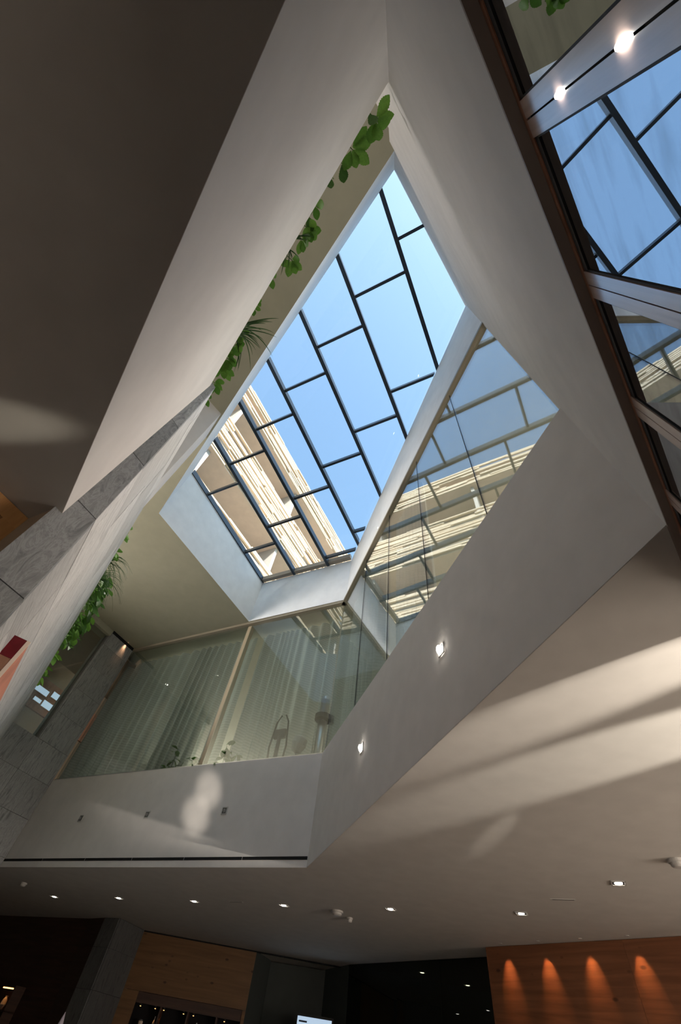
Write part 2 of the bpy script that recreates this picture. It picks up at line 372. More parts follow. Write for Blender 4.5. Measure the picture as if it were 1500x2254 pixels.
# gallery glazing along the front (A) and right (B)
wa = empty('window_2', W(-2.5, 9.9, HP)); struct(wa)
wb = empty('window_3', W(1.06, 4.4, HP)); struct(wb)
PA = AL + (AB - AL) * .603                                                    # post line under the well corner
def headrail(name, p, q, par): box(name, p, q, -.01, .13, H2 - .07, H2 - .002, M_bronze, par)
headrail('head_rail', AB + eA * .05, AL, wa); headrail('head_rail', BC, AB + eB * .1, wb)
box('sill_channel', AB, AL, .03, .05, HP - .01, HP + .03, M_steel, wa); box('sill_channel', BC, AB, .03, .05, HP - .01, HP + .03, M_steel, wb)
cuts = [AL, AL + (PA - AL) * .97, PA + (AB - PA) * .02, AB]
box('pane', AL, PA - (PA - AL).normalized() * .06, .045, .016, HP, H2 - .09, M_clear, wa)
box('pane', PA + (AB - PA).normalized() * .06, AB, .045, .016, HP, H2 - .09, M_clear, wa)
box('post', PA - (AB - AL).normalized() * .06, PA + (AB - AL).normalized() * .06, .07, .12, HP - .9, H2 - .09, M_post, wa)
bl = [BC, Vector((1.425, 2.19)), Vector((1.205, 3.55)), Vector((.985, 4.9)), Vector((.76, 6.25)), AB]
eb = (AB - BC).normalized()
for p, q in zip(bl, bl[1:]): box('pane', p + eb * .006, q - eb * .006, .045, .016, HP, H2 - .09, M_clearB, wb)
for p in bl[1:-1]: box('joint', p - eb * .005, p + eb * .005, .042, .02, HP, H2 - .09, M_rubber, wb)

# upper gallery pier on the left, side stone wall with opening, battered stone parapet wall
pr0 = V1 + eD * ((Vector((-2.575, 3.393)) - V1).dot(eD)); pr1 = V1 + eD * ((Vector((-2.89, 3.96)) - V1).dot(eD))
struct(prism('wall_pier', [pr0, pr1, pr1 - eC * 3.2, pr0 - eC * 3.2], H1 + .5, H2, M_white))

def tiles_on(parent, origin, du, dv, n, U, courses, lens, material, gap=.006, th=.03, seed=1, start=None):
    """stone slabs, each its own object: origin 3D, du along, dv up (unit vectors), n outwards"""
    rnd = random.Random(seed)
    for v0, v1 in courses:
        u = -rnd.uniform(0, lens * .6)
        while u < U:
            L = lens * rnd.uniform(.75, 1.25); lo = start((v0 + v1) / 2) if start else 0; a, b = max(lo, u) + gap / 2, min(U, u + L) - gap / 2
            if U - b < .25: b = U - gap / 2; L = U - u + .01
            u += L
            if b - a < .05 : continue
            c = origin + du * (a + b) / 2 + dv * ((v0 + v1) / 2) + n * (th / 2 + rnd.uniform(-.0015, .0015))
            obox('stone_slab', c, du * ((b - a) / 2), n * (th / 2), dv * ((v1 - v0) / 2 - gap / 2), material, parent)
CO = [1.28 + .668 * k for k in range(-5, 10)]
# side wall: from the left end of the front fascia back towards the parapet
e_in = -es; n_in = ea
side = struct(prism('wall_stone_side', [AL - n_in * .03, AL - n_in * .4, AL - n_in * .4 + e_in * .9, AL - n_in * .03 + e_in * .9], H1, H2 - .02, M_grout))
sill = struct(prism('wall_stone_sill', [AL - n_in * .03 + e_in * .9, AL - n_in * .4 + e_in * .9, AL - n_in * .4 + e_in * 4.2, AL - n_in * .03 + e_in * 4.2], H1, CO[9] - .02, M_grout))
struct(prism('wall_stone_lintel', [AL - n_in * .0 + e_in * .92, AL - n_in * .4 + e_in * .92, AL - n_in * .4 + e_in * 4.2, AL - n_in * .0 + e_in * 4.2], 6.93, H2 - .01, M_cream))
cs = [(a, b) for a, b in zip(CO, CO[1:]) if a > 1.2]
cs = [(max(a, H1), b) for a, b in cs if b < CO[9] + .01]
tiles_on(sill, v3(AL + e_in * .0 - n_in * .03, EYE), v3(e_in), Z3, v3(n_in), 4.2, cs, 1.05, M_stone, seed=4)
colc = [(CO[9] + .334 * 2 * k, min(CO[9] + .668 * (k + 1), H2 - .02)) for k in range(5)]
tiles_on(side, v3(AL - n_in * .03, EYE), v3(e_in), Z3, v3(n_in), .9, colc, 2.4, M_stone, seed=5)
tiles_on(side, v3(AL - n_in * .37 + e_in * .9, EYE), v3(n_in), Z3, v3(e_in), .36, colc, 2.4, M_stone, seed=6)
# battered parapet wall
Lp = (SC - V1).length + .3
def boff(h): return .045 + .042 * (HD + .08 - h)
e0 = V1 + eD * -.0
HT = HD + .08
bt = struct(obj('wall_stone_batter', *(lambda: (
    [W(*(V1 + es * ((boff(HT) - .03) / es.dot(nD)) + eD * .02), HT - .01), W(*(V1 + es * ((boff(-1.5) - .03) / es.dot(nD)) + eD * .02), -1.5), W(*(V1 - es * .04 + eD * .03), -1.5), W(*(V1 - es * .04 + eD * .03), HT - .01),
     W(*(V1 + eD * Lp + nD * (boff(HT) - .03)), HT - .01), W(*(V1 + eD * Lp + nD * (boff(-1.5) - .03)), -1.5), W(*(V1 + eD * Lp - nD * .12), -1.5), W(*(V1 + eD * Lp - nD * .12), HT - .01)],
    [[0, 1, 2, 3], [7, 6, 5, 4], [0, 4, 5, 1], [3, 2, 6, 7], [0, 3, 7, 4], [1, 5, 6, 2]]))(), M_grout))
vdir = (v3(nD * (boff(HT) - boff(-1.5)), HT + 1.5)).normalized(); nb = v3(eD).cross(vdir).normalized()
if nb.dot(v3(nD)) < 0: nb = -nb
o3 = W(*(V1 + nD * boff(0) ), 0) - nb * .03
kx = 1 / vdir.z
crs = [(a * kx, min(b, HT) * kx) for a, b in zip(CO, CO[1:]) if a < HT - .05]
tiles_on(bt, o3, v3(eD), vdir, nb, Lp, crs, 1.35, M_stone_batter, gap=.004, seed=8, start=lambda v: .51 * boff(v * vdir.z) - .01)
# slab stones closing the near end of the battered wall, cut to its wedge
for i, (a, b) in enumerate(zip(CO, CO[1:])):
    b = min(b, HT)
    if a > HT - .05: break
    g = .003
    def P(h, f): return (V1 + es * (-.055) + es * (0.0 if f == 0 else (boff(h) + .0) / es.dot(nD) + .055))
    q = [W(*P(a + g, 0), a + g), W(*P(a + g, 1), a + g), W(*P(b - g, 1), b - g), W(*P(b - g, 0), b - g)]
    th = v3(-eD * .028)
    th2 = v3(eD * .028)
    obj('stone_slab', [x + th for x in q] + [x + th2 for x in q], [[0, 1, 2, 3], [7, 6, 5, 4], [0, 4, 5, 1], [1, 5, 6, 2], [2, 6, 7, 3], [3, 7, 4, 0]], M_stone_end, bt, loc=sum(q, Vector()) / 4)

# brown lobby wall and timber-framed opening left of the stone end
Q0 = V1 + es * -.06; Q1 = Vector((-1.94, 1.82))
struct(prism('wall_lobby_side', [Q0, Q1, Q1 + eD * .3, Q0 + eD * .3], -1.5, H1, M_brown))
fr = empty('window_5', W(*Q1, -1.5)); struct(fr)
def frp(u0, u1, h0, h1, nm, m_, d0=-.02, d1=.06):
    p, q = Q1 - es * u0, Q1 - es * u1; nn = Vector((es.y, -es.x))
    prism(nm, [p + nn * d0, q + nn * d0, q + nn * d1, p + nn * d1], h0, h1, m_, fr)
frp(0, 1.5, 1.69, 1.795, 'frame_head', M_orange); frp(0, .09, -1.5, 1.69, 'frame_jamb', M_orange); frp(1.41, 1.5, -1.5, 1.69, 'frame_jamb', M_orange)
frp(.09, 1.41, -1.5, 1.69, 'pane', M_walnut, -.015, .01)

# ------------------------------------------------------------------ timber and mirror-glass front on the right, below the tall wall
nC = Vector((math.sin(tC), -math.cos(tC)))
gl = empty('window_4', W(*(BC + nC * .05), -1.5)); struct(gl)
def cpt(u, off): return BC + eC * u + nC * off
U_M = [eC.dot(Vector(p) - BC) for p in ((-.44, -1.09), (-.052, -.705), (.337, -.32), (.725, .069), (1.120, .456), (1.506, .828), (1.90, 1.21))]
struct(prism('trim_1', [cpt(-4.2, 0), cpt(.6, 0), cpt(.6, .30), cpt(-4.2, .30)], H1 - .012, H1 + .002, M_trim))
prism('head_rail', [cpt(-4, .037), cpt(.5, .037), cpt(.5, .09), cpt(-4, .09)], H1 - .042, H1 - .012, M_mulledge, gl)
prism('gasket', [cpt(-4, .041), cpt(.5, .041), cpt(.5, .10), cpt(-4, .10)], H1 - .075, H1 - .042, M_rubber, gl)
for i, u in enumerate(U_M):
    for sgn in (-1, 1):
        a, b = u + sgn * .0025, u + sgn * .052
        prism('mullion', [cpt(a, .037), cpt(b, .037), cpt(b, .13), cpt(a, .13)], -1.5, H1 - .042, M_mull, gl)
        a, b = u + sgn * .052, u + sgn * .058
        prism('gasket', [cpt(a, .041), cpt(b, .041), cpt(b, .12), cpt(a, .12)], -1.5, H1 - .042, M_rubber, gl)
    prism('slot', [cpt(u - .0024, .05), cpt(u + .0024, .05), cpt(u + .0024, .12), cpt(u - .0024, .12)], -1.5, H1 - .043, M_gap, gl)
for u0, u1 in zip(U_M, U_M[1:]):
    prism('pane', [cpt(u0 + .058, .045), cpt(u1 - .058, .045), cpt(u1 - .058, .055), cpt(u0 + .058, .055)], -1.5, H1 - .074, M_mirror, gl)
struct(prism('wall_behind_glass', [cpt(-4, .55), cpt(.8, .55), cpt(.8, .6), cpt(-4, .6)], -1.5, H1, M_dark))
for h, lb in ((1.45, 'small glowing slot lamp in the timber mullion, nearer the ceiling'), (1.11, 'small glowing slot lamp in the timber mullion, farther from the ceiling')):
    t = empty('mullion_lamp', W(*cpt(U_M[2], .037), h)); tag(t, lb, 'lamp', 'slot lamps in the timber mullion')
    lathe('lens', [(.002, -.030), (.007, -.018), (.0095, 0), (.007, .018), (.002, .030)], W(*cpt(U_M[2], .036), h), M_lampw, t, 12)
    obox('clip', W(*cpt(U_M[2], .042), h), v3(eC) * .004, v3(nC) * .004, Z3 * .034, M_fixd, t)

# ------------------------------------------------------------------ curtains in the gallery room
def curtain(name, p, q, off, label, wl=.32, amp=.105, seed=1, z0=H1 + .55, z1=H2 - .03):
    rnd = random.Random(seed); d = (q - p); L = d.length; d.normalize(); n = Vector((-d.y, d.x))
    if n.dot((p + q) / 2 - CEN) < 0: n = -n
    N = int(L / .022); ph = 0; prof = []
    for i in range(N + 1):
        u = L * i / N; ph += 2 * math.pi * (L / N) / (wl * (1 + .35 * math.sin(u * 2.3 + seed) + .2 * math.sin(u * 5.1)))
        prof.append((u, math.sin(ph) * amp * (1 + .5 * math.sin(u * 1.7 + seed)) + .012 * math.sin(ph * 2.3)))
    rows = [z1, z1 - .12, (z0 + z1) / 2, z0]; v = []; f = []
    for k, z in enumerate(rows):
        g = (.45, .8, 1.0, 1.15)[k]
        for u, w in prof: b = p + d * u + n * (off + w * g); v.append(W(b.x, b.y, z))
    m_ = N + 1
    for k in range(3):
        for i in range(N): f.append([k * m_ + i, k * m_ + i + 1, (k + 1) * m_ + i + 1, (k + 1) * m_ + i])
    o = obj(name, v, f, M_curtain, None, True, loc=W(*((p + q) / 2 + n * off), z0))
    return tag(o, label, 'curtain')
curtain('sheer_curtain', AL - (AB - AL).normalized() * .9, PA - (PA - AL).normalized() * .10, .64, 'wide sheer grey curtain between the stone column and the oak post', seed=2)
curtain('sheer_curtain', PA + (AB - PA) * .03, AB + eA * .40, .64, 'sheer grey curtain right of the oak post behind the gallery glass', wl=.27, seed=3)
nB = Vector((math.sin(tB), -math.cos(tB)))
curtain('sheer_curtain', AB + eB * -.05, AB + eB * -2.1, .32, 'white sheer curtain behind the right gallery glass next to the glass corner', wl=.16, seed=5)
curtain('sheer_curtain', AB + eB * -2.8, AB + eB * -4.0, .32, 'narrow sheer curtain bunched half way along the right gallery glass', wl=.12, amp=.06, seed=6)

# room lights and gallery downlights
def downlight(name, x, y, h, label, group, size=.06, lampm=M_lamp, parent_dir=None, energy=0, square=True):
    t = empty(name, W(x, y, h)); tag(t, label, 'downlight', group)
    e = Vector((eA.x, eA.y, 0)); g = Vector((-eA.y, eA.x, 0)); c = W(x, y, h)
    for sx, sy, lx, ly in ((1, 0, .10, 1), (-1, 0, .10, 1), (0, 1, 1, .10), (0, -1, 1, .10)):
        obox('frame', c + e * sx * size * .9 + g * sy * size * .9 + Z3 * -.004, e * size * lx, g * size * ly, Z3 * .005, M_fix, t)
    obox('reflector', c + Z3 * -.001, e * size * .82, g * size * .82, Z3 * .002, M_fixd, t)
    lathe('lamp', [(size * .1, -.012), (size * .45, -.010), (size * .55, -.002), (size * .55, 0)], c + Z3 * -.002, lampm, t, 16)
    if energy:
        lamp('lamp_light', 'SPOT', energy, (1, .78, .52), c + Z3 * -.03, (0, 0, -1), t, spot_size=R(110), spot_blend=.8, shadow_soft_size=.03)
    return t
for i, (x, y) in enumerate(((-6.43, 14.72), (-4.69, 13.54), (-2.94, 12.4), (-4.27, 15.9), (-6.02, 17.09))):
    downlight('room_downlight', x, y, H2 - .01, ('left glowing downlight of the upper row seen through the sheer curtain', 'middle glowing downlight of the upper row seen through the sheer curtain', 'glowing downlight of the upper row nearest the oak post, seen through curtain', 'right glowing downlight of the lower row seen through the sheer curtain', 'faint left downlight of the lower row seen through the sheer curtain')[i], 'downlights in the gallery room', .09, M_lampw, energy=25)

# lobby ceiling downlights
lobby = [(-6.043, 16.926), (-3.886, 15.407), (-1.757, 14.074), (.404, 12.752), (2.561, 11.322), (4.727, 9.892), (5.171, 7.395)]
lbl = ['leftmost lit downlight in the ceiling row below the gallery fascia', 'second lit downlight from the left in the lobby ceiling row', 'third lit downlight from the left in the lobby ceiling row', 'fourth lit downlight, just left of the smoke detector', 'fifth lit downlight, just right of the smoke detector', 'sixth lit downlight above the left part of the timber wall', 'big lit downlight nearest the camera above the timber wall']
for (x, y), t in zip(lobby, lbl): downlight('ceiling_downlight', x * .818, y * .818, H1 - .002, t, 'lobby ceiling downlights', .085, M_lampw, energy=7)

# square spots in the fascias
def fascia_spot(p, h, n, u, label, lit):
    t = empty('fascia_spot', W(p.x, p.y, h)); tag(t, label, 'spotlight', 'square spotlights in the gallery fascias')
    c = W(p.x, p.y, h) + v3(n) * .004; u = v3(u)
    for su, sz, lu, lz in ((1, 0, .12, 1), (-1, 0, .12, 1), (0, 1, 1, .12), (0, -1, 1, .12)):
        obox('frame', c + u * su * .052 + Z3 * sz * .052, u * .057 * lu, v3(n) * .005, Z3 * .057 * lz, M_fix, t)
    obox('recess', c, u * .046, v3(n) * .003, Z3 * .046, M_fixd if lit else M_pot, t)
    ax = (v3(n) - Z3 * .5).normalized()
    lathe('lamp_head', [(.02, -.004), (.045, 0), (.048, .02), (.036, .03), (.01, .031)] if lit else [(.015, -.004), (.028, 0), (.028, .016), (.018, .02), (.008, .021)], c, M_lampw if lit else M_steel, t, 16, ax)
    if lit:
        lamp('lamp_light', 'SPOT', 120, (1, .88, .77), c + v3(n) * .08, (-.86, -.51, .42), t, spot_size=R(122), spot_blend=1.0, shadow_soft_size=.03)
nA_in = Vector((math.sin(tA), -math.cos(tA)))
if nA_in.dot(CEN - AB) < 0: nA_in = -nA_in
nB_in = -nB if nB.dot(CEN - AB) < 0 else nB
for p, t in (((-4.142, 10.888), 'unlit square spotlight in the front fascia, leftmost of three'), ((-2.6, 9.882), 'unlit square spotlight in the front fascia, middle of three'), ((-1.048, 8.87), 'unlit square spotlight in the front fascia, rightmost of three')):
    fascia_spot(Vector(p), 2.595, nA_in, eA, t, False)
for p, t in (((1.244, 3.298), 'glowing square spotlight high on the right fascia'), ((.866, 5.603), 'glowing square spotlight low on the right fascia near the corner')):
    fascia_spot(Vector(p), 2.59, nB_in, eB, t, True)
# tiny lamps in the skylight well
for p, h, n, t in (((-1.195, 8.966), 7.38, nA_in, 'tiny glowing lamp on the front side of the skylight well'), ((.893, 5.433), 7.215, nB_in, 'tiny glowing lamp on the right side of the skylight well')):
    e = empty('well_lamp', W(*p, h)); tag(e, t, 'lamp', 'tiny lamps in the skylight well')
    lathe('lens', [(.004, .012), (.018, .009), (.026, 0), (.026, -.004)][::-1], W(*p, h), M_lampw, e, 14, v3(n)); lathe('rim', [(.026, -.004), (.036, -.004), (.036, .005), (.026, .006)], W(*p, h), M_fix, e, 14, v3(n))

# smoke detectors and other ceiling fittings
def detector(x, y, r, label):
    t = empty('smoke_detector', W(x, y, H1)); tag(t, label, 'smoke detector')
    lathe('base', [(r, -.004), (r, -.025), (r * .95, -.03)], W(x, y, H1 + .004), M_fix, t, 22)
    lathe('head', [(r * .8, -.028), (r * .78, -.055), (r * .55, -.068), (r * .2, -.07)], W(x, y, H1 + .004), M_fix, t, 22)
detector(1.3, 10.11, .11, 'round smoke detector on the ceiling, larger of the neighbouring two')
detector(1.59, 10.45, .06, 'small round detector beside the larger smoke detector')
detector(4.31, 5.05, .09, 'round detector on the ceiling at the right edge of the picture')
detector(-5.39, 12.94, .07, 'faint round detector on the dark ceiling at far left')
for x, y, t in ((-.58, 10.9, 'thin flush slot grille in the ceiling between two downlights'), (4.03, 7.08, 'thin flush slot grille in the ceiling near the biggest downlight')):
    e = empty('ceiling_grille', W(x, y, H1)); tag(e, t, 'air vent')
    obox('frame', W(x, y, H1 - .002), v3(eA) * .16, v3(uv(tA + 1.5708)) * .025, Z3 * .003, M_fix, e); obox('slot', W(x, y, H1 - .004), v3(eA) * .14, v3(uv(tA + 1.5708)) * .008, Z3 * .002, M_fixd, e)

# ------------------------------------------------------------------ painted board on the battered wall
bd = empty('wall_board', W(*(V1 + eD * .9 + nD * .2), .3)); tag(bd, 'red and brown painted board standing proud of the pale stone wall', 'wall art')
def wpt(t, off): return V1 + eD * t + nD * off
b0 = .72
prism('board', [wpt(b0, .13), wpt(b0 + 1.6, .13), wpt(b0 + 1.6, .255), wpt(b0, .255)], -.6, 1.40, M_mulledge, bd)
prism('front_panel', [wpt(b0 + .006, .256), wpt(b0 + 1.6, .256), wpt(b0 + 1.6, .262), wpt(b0 + .006, .262)], -.6, 1.40, M_salmon, bd)
prism('edge_strip', [wpt(b0 - .004, .244), wpt(b0 + .008, .244), wpt(b0 + .008, .266), wpt(b0 - .004, .266)], -.6, 1.402, M_soffit, bd)
prism('red_cap', [wpt(b0 - .003, .132), wpt(b0 + .004, .132), wpt(b0 + .004, .246), wpt(b0 - .003, .246)], 1.27, 1.402, M_red, bd)

# ------------------------------------------------------------------ planters and plants along the left parapet
for k, (t0, t1, lb) in enumerate(((-2.9, -.1, 'long grey planter trough behind the white left parapet'), (.1, 1.7, 'short grey planter trough on the stone wall before the pale pier'), (2.65, 5.8, 'long grey planter trough on the stone wall just past the pale pier'), (5.9, Lp - 1.0, 'long grey planter trough at the far end of the stone wall'))):
    pl = empty('planter', W(*(V1 + eD * t0 - nD * .3), HD - .35)); tag(pl, lb, 'planter', 'planters on the left parapet')
    for a, b in ((-.14, -.17), (-.47, -.50)): prism('trough_side', [wpt(t0, a), wpt(t1, a), wpt(t1, b), wpt(t0, b)], HD - .40, HD + .03, M_pot, pl)
    prism('trough_floor', [wpt(t0, -.17), wpt(t1, -.17), wpt(t1, -.47), wpt(t0, -.47)], HD - .40, HD - .36, M_pot, pl)
    for a in (t0, t1 - .03): prism('trough_end', [wpt(a, -.17), wpt(a + .03, -.17), wpt(a + .03, -.47), wpt(a, -.47)], HD - .36, HD + .03, M_pot, pl)
    prism('soil', [wpt(t0 + .03, -.17), wpt(t1 - .03, -.17), wpt(t1 - .03, -.47), wpt(t0 + .03, -.47)], HD - .36, HD - .04, M_soil, pl)
def leaf_mesh(name, material, L=.17, Wd=.085, teeth=9, bend=.2):
    out = []
    for k in range(teeth * 2 + 1):
        t = k / (teeth * 2); w = Wd * (math.sin(math.pi * t ** 1.25) ** .8) * (1.06 if k % 2 else .93); out.append((t * L, max(w / 2 * 1.25, .0015)))
    v = [Vector((x, 0, -bend * x * x / L)) for x, w in out]; n = len(out)
    v += [Vector((x, w, -bend * x * x / L + .2 * w)) for x, w in out] + [Vector((x, -w, -bend * x * x / L + .2 * w)) for x, w in out]
    f = []
    for i in range(n - 1): f += [[i, i + 1, n + i + 1, n + i], [i, 2 * n + i, 2 * n + i + 1, i + 1]]
    me = bpy.data.meshes.new(name); me.from_pydata(v, [], f); me.materials.append(material); me.polygons.foreach_set('use_smooth', [True] * len(f)); return me
LM = [leaf_mesh('leaflet', M_leaf), leaf_mesh('leaflet', M_leaf, .15, .09, 8, .35), leaf_mesh('leaflet', M_leaf, .19, .08, 10, .1)]
LD = [leaf_mesh('leaflet', M_leafd), leaf_mesh('leaflet', M_leafd, .15, .09, 8, .3)]
def leaflet(parent, meshes, base, ang, tilt, sc, rnd):
    o = bpy.data.objects.new('leaflet', rnd.choice(meshes)); C.objects.link(o)
    mtx = Matrix.Translation(base) @ Matrix.Rotation(ang, 4, 'Z') @ Matrix.Rotation(tilt, 4, 'Y') @ Matrix.Rotation(rnd.uniform(-.35, .35), 4, 'X') @ Matrix.Scale(sc, 4)
    o.parent = parent; o.matrix_parent_inverse = Matrix.Translation(-parent.location) if parent.type == 'EMPTY' else Matrix(); o.matrix_basis = mtx
def blades(parent, c, count, L, rnd, spread=1.0, inward=True):
    for i in range(count):
        a = math.atan2(nD.y, nD.x) + rnd.uniform(-1.1, 1.1) * spread; d = Vector((math.cos(a), math.sin(a), 0)); l_ = L * rnd.uniform(.6, 1.1); h = l_ * rnd.uniform(.35, .7)
        b = c + v3(uv(tD)) * rnd.uniform(-.06, .06) - v3(nD) * .10 - Z3 * .1; v = []; f = []; sd = Vector((-d.y, d.x, 0)); N = 9
        for k in range(N):
            t = k / (N - 1); p = b + d * l_ * t + Z3 * (h * (2.2 * t - 2.4 * t * t)); w = .0075 * (1 - t) ** .6 + .0006
            v += [p - sd * w + Z3 * .0, p + sd * w, p + Z3 * -.003]
        for k in range(N - 1):
            q = k * 3; f += [[q, q + 3, q + 5, q + 2], [q + 2, q + 5, q + 4, q + 1]]
        obj('blade', v, f, M_grass, parent, True)
def plant(x, y, kind, sc, label, idx):
    rnd = random.Random(100 + idx); c = W(x, y, 4.45)
    t_ = eD.dot(Vector((x, y)) - V1); root = W(*wpt(t_, -.30), HD - .05)
    nm = {'p': 'palmate_plant', 's': 'trailing_plant', 'd': 'dark_leaf_plant', 'g': 'grass_plant', 'f': 'fern_plant'}[kind]
    e = empty(nm, root); tag(e, label, 'plant', 'plants along the left parapet')
    base_a = math.atan2(nD.y, nD.x)
    if kind in 'psd':
        mid = (root + c) / 2 + Z3 * .16
        stem = tube('stem', [root, mid, c], .006, .003, M_leafd, e, 5)
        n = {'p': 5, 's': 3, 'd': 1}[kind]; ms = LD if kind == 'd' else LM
        a0 = base_a + rnd.uniform(-.5, .5) - 1.5
        for k in range(n):
            a = a0 + (k + .5) * (3.4 / n) + rnd.uniform(-.2, .2)
            leaflet(stem, ms, c - v3(nD) * .05 - Vector((math.cos(a), math.sin(a), 0)) * -.012, a, rnd.uniform(-.15, .35), sc * rnd.uniform(.74, .95), rnd)
    elif kind == 'g':
        blades(e, c, int(26 * sc), .45 * sc, rnd)
    else:
        blades(e, c, 10, .5, rnd, 1.4)
        for k in range(52):
            p = c + v3(eD) * rnd.uniform(-.36, .36) + v3(nD) * rnd.uniform(-.08, .22) + Z3 * rnd.uniform(-.12, .34)
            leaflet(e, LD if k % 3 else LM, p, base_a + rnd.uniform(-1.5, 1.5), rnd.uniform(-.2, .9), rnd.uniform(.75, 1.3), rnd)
kd = {'p': 'bright palmate leaves', 's': 'a pair of bright leaves', 'd': 'dark shaded leaves', 'g': 'thin arching grass blades', 'f': 'dense ferny foliage'}
PL = [(-.27, -.63, 'p', .95), (-.34, -.66, 'd', .8), (-.43, -.43, 'p', 1), (-.50, -.33, 'd', .9), (-.59, -.24, 'd', .8), (-.70, -.02, 's', .7), (-.75, .07, 'd', .8), (-.73, .17, 'p', .8), (-.86, .30, 'g', .5), (-.79, .25, 'p', .8), (-.87, .43, 'p', .8), (-1.07, .59, 's', .7), (-1.20, .84, 's', .5), (-1.23, .90, 's', .6), (-1.32, 1.15, 'g', .9), (-1.38, 1.17, 's', .8), (-1.42, 1.31, 'p', .9), (-1.50, 1.47, 'p', 1), (-1.55, 1.58, 'p', .9), (-1.66, 1.77, 'p', .9), (-1.80, 1.98, 's', .9)]
QL = [(-3.11, 4.22, 's', 1.2), (-3.18, 4.41, 's', 1.2), (-3.41, 4.80, 'p', 1.2), (-3.54, 5.03, 'g', 1.2), (-3.83, 5.53, 'g', 1.4), (-4.06, 5.88, 'f', 1), (-4.32, 6.31, 'f', 1), (-4.57, 6.83, 'f', 1), (-4.82, 7.32, 'f', 1), (-5.32, 8.15, 'p', 1.8), (-5.65, 8.75, 'p', 1.8), (-5.87, 9.17, 's', 1.8)]
OR = ['first', 'second', 'third', 'fourth', 'fifth', 'sixth', 'seventh', 'eighth', 'ninth', 'tenth']
for lst, where, off in ((PL, 'over the white parapet, counted from the top', 0), (QL, 'over the stone wall, counted from the top', 50)):
    cnt = {}
    for i, (x, y, k, s_) in enumerate(lst):
        cnt[k] = cnt.get(k, 0) + 1
        plant(x, y, k, s_, f'{OR[cnt[k] - 1]} plant with {kd[k]} {where}', i + off)

# ------------------------------------------------------------------ timber-lath building beyond the skylight
FA = -8.5
bld = empty('lath_building', W(*xy(FA, 8), 7.5)); tag(bld, 'tall building with horizontal larch-lath balconies beyond the skylight', 'building')
def fbox(name, a0, a1, s0, s1, h0, h1, m_, par=bld): return prism(name, [xy(a0, s0), xy(a1, s0), xy(a1, s1), xy(a0, s1)], h0, h1, m_, par)
S0, S1 = -4, 26
BANDS = [(17.5, 18.85), (13.1, 15.5), (8.6, 11.4)]
fbox('wall', FA - 2.2, FA - 1.7, S0, S1, 7.5, 18.6, M_facade)
for h0, h1 in BANDS: fbox('balcony_slab', FA - 1.7, FA - .06, S0, S1, h0 + .02, h0 + .30, M_soffit)
fbox('roof_slab', FA - 2.4, FA - .1, S0, S1, 18.45, 18.7, M_soffit)
for s in (-1.5, 3.5, 8.6, 13.4, 18.5, 23.5):
    for h0, h1 in ((8.9, 13.1), (13.4, 17.5)): fbox('partition', FA - 1.68, FA - .2, s, s + .16, h0, h1, M_white)
rnd = random.Random(11); lv, lf = [], []; nl = 0; base_me = {}
for h0, h1 in BANDS:
    h = h0
    while h < h1 - .03:
        s = S0 + rnd.uniform(-1, 0); hh = rnd.uniform(.06, .11)
        while s < S1:
            L = rnd.uniform(1.2, 4.2); da = rnd.choice((0, .03, .06, .09))
            if rnd.random() < .86:
                a0, a1 = FA - .03 + da - .05, FA + da; q = (s, min(s + L - .02, S1))
                vis = 1.5 < s + L and s < 15 and nl < 290
                if vis:
                    fbox('lath', a0, a1, max(q[0], S0), q[1], h, h + hh, M_lath); nl += 1
                else:
                    v, f = prism_vf([xy(a0, q[0]), xy(a1, q[0]), xy(a1, q[1]), xy(a0, q[1])], h, h + hh); k0 = len(lv); lv += v; lf += [[i + k0 for i in g] for g in f]
            s += L
        h += hh + rnd.uniform(.02, .07)
o = obj('lath_screen', lv, lf, M_lath, bld); o['kind'] = 'stuff'
# unseen added wing behind the camera that keeps direct sun off the skylight
hs = Vector((math.cos(SUN_AZ), math.sin(SUN_AZ))); hp = Vector((-hs.y, hs.x)); cb = hs * 10.5
blocker = struct(prism('wall_hotel_wing', [cb + hp * 16, cb - hp * 14, cb - hp * 14 + hs * 6, cb + hp * 16 + hs * 6], -1.5, 28.5, M_block))

# ------------------------------------------------------------------ room beyond the stone side wall
rb = AL - n_in * .4
def rpoly(u0, u1, d0, d1): return [rb + e_in * u0 - n_in * d0, rb + e_in * u1 - n_in * d0, rb + e_in * u1 - n_in * d1, rb + e_in * u0 - n_in * d1]
struct(prism('wall_side_room_back', rpoly(-2.4, 4.3, 2.5, 2.6), H1 + .5, H2, M_brown))
struct(prism('wall_side_room_end', rpoly(4.2, 4.3, 0, 2.5), H1 + .5, H2, M_brown))
struct(prism('wall_side_room_near', rpoly(-2.4, -2.3, 0, 2.5), H1 + .5, H2, M_brown))
struct(prism('ceiling_side_room', rpoly(-2.3, 4.2, 0.0, 2.5), 6.95, 7.0, M_brown))
w6 = empty('window_6', W(*(rb + e_in * 1.0 + n_in * .3), 4)); struct(w6)
prism('pane', [AL - n_in * .12 + e_in * .96, AL - n_in * .13 + e_in * .96, AL - n_in * .13 + e_in * 4.2, AL - n_in * .12 + e_in * 4.2], CO[9], 6.93, M_clear, w6)
prism('jamb', [AL - n_in * .08 + e_in * .93, AL - n_in * .2 + e_in * .93, AL - n_in * .2 + e_in * .96, AL - n_in * .08 + e_in * .96], CO[9], 6.93, M_pot, w6)
struct(prism('trim_3', rpoly(-2.0, 3.5, 2.42, 2.5), 5.45, 6.32, M_mulledge))
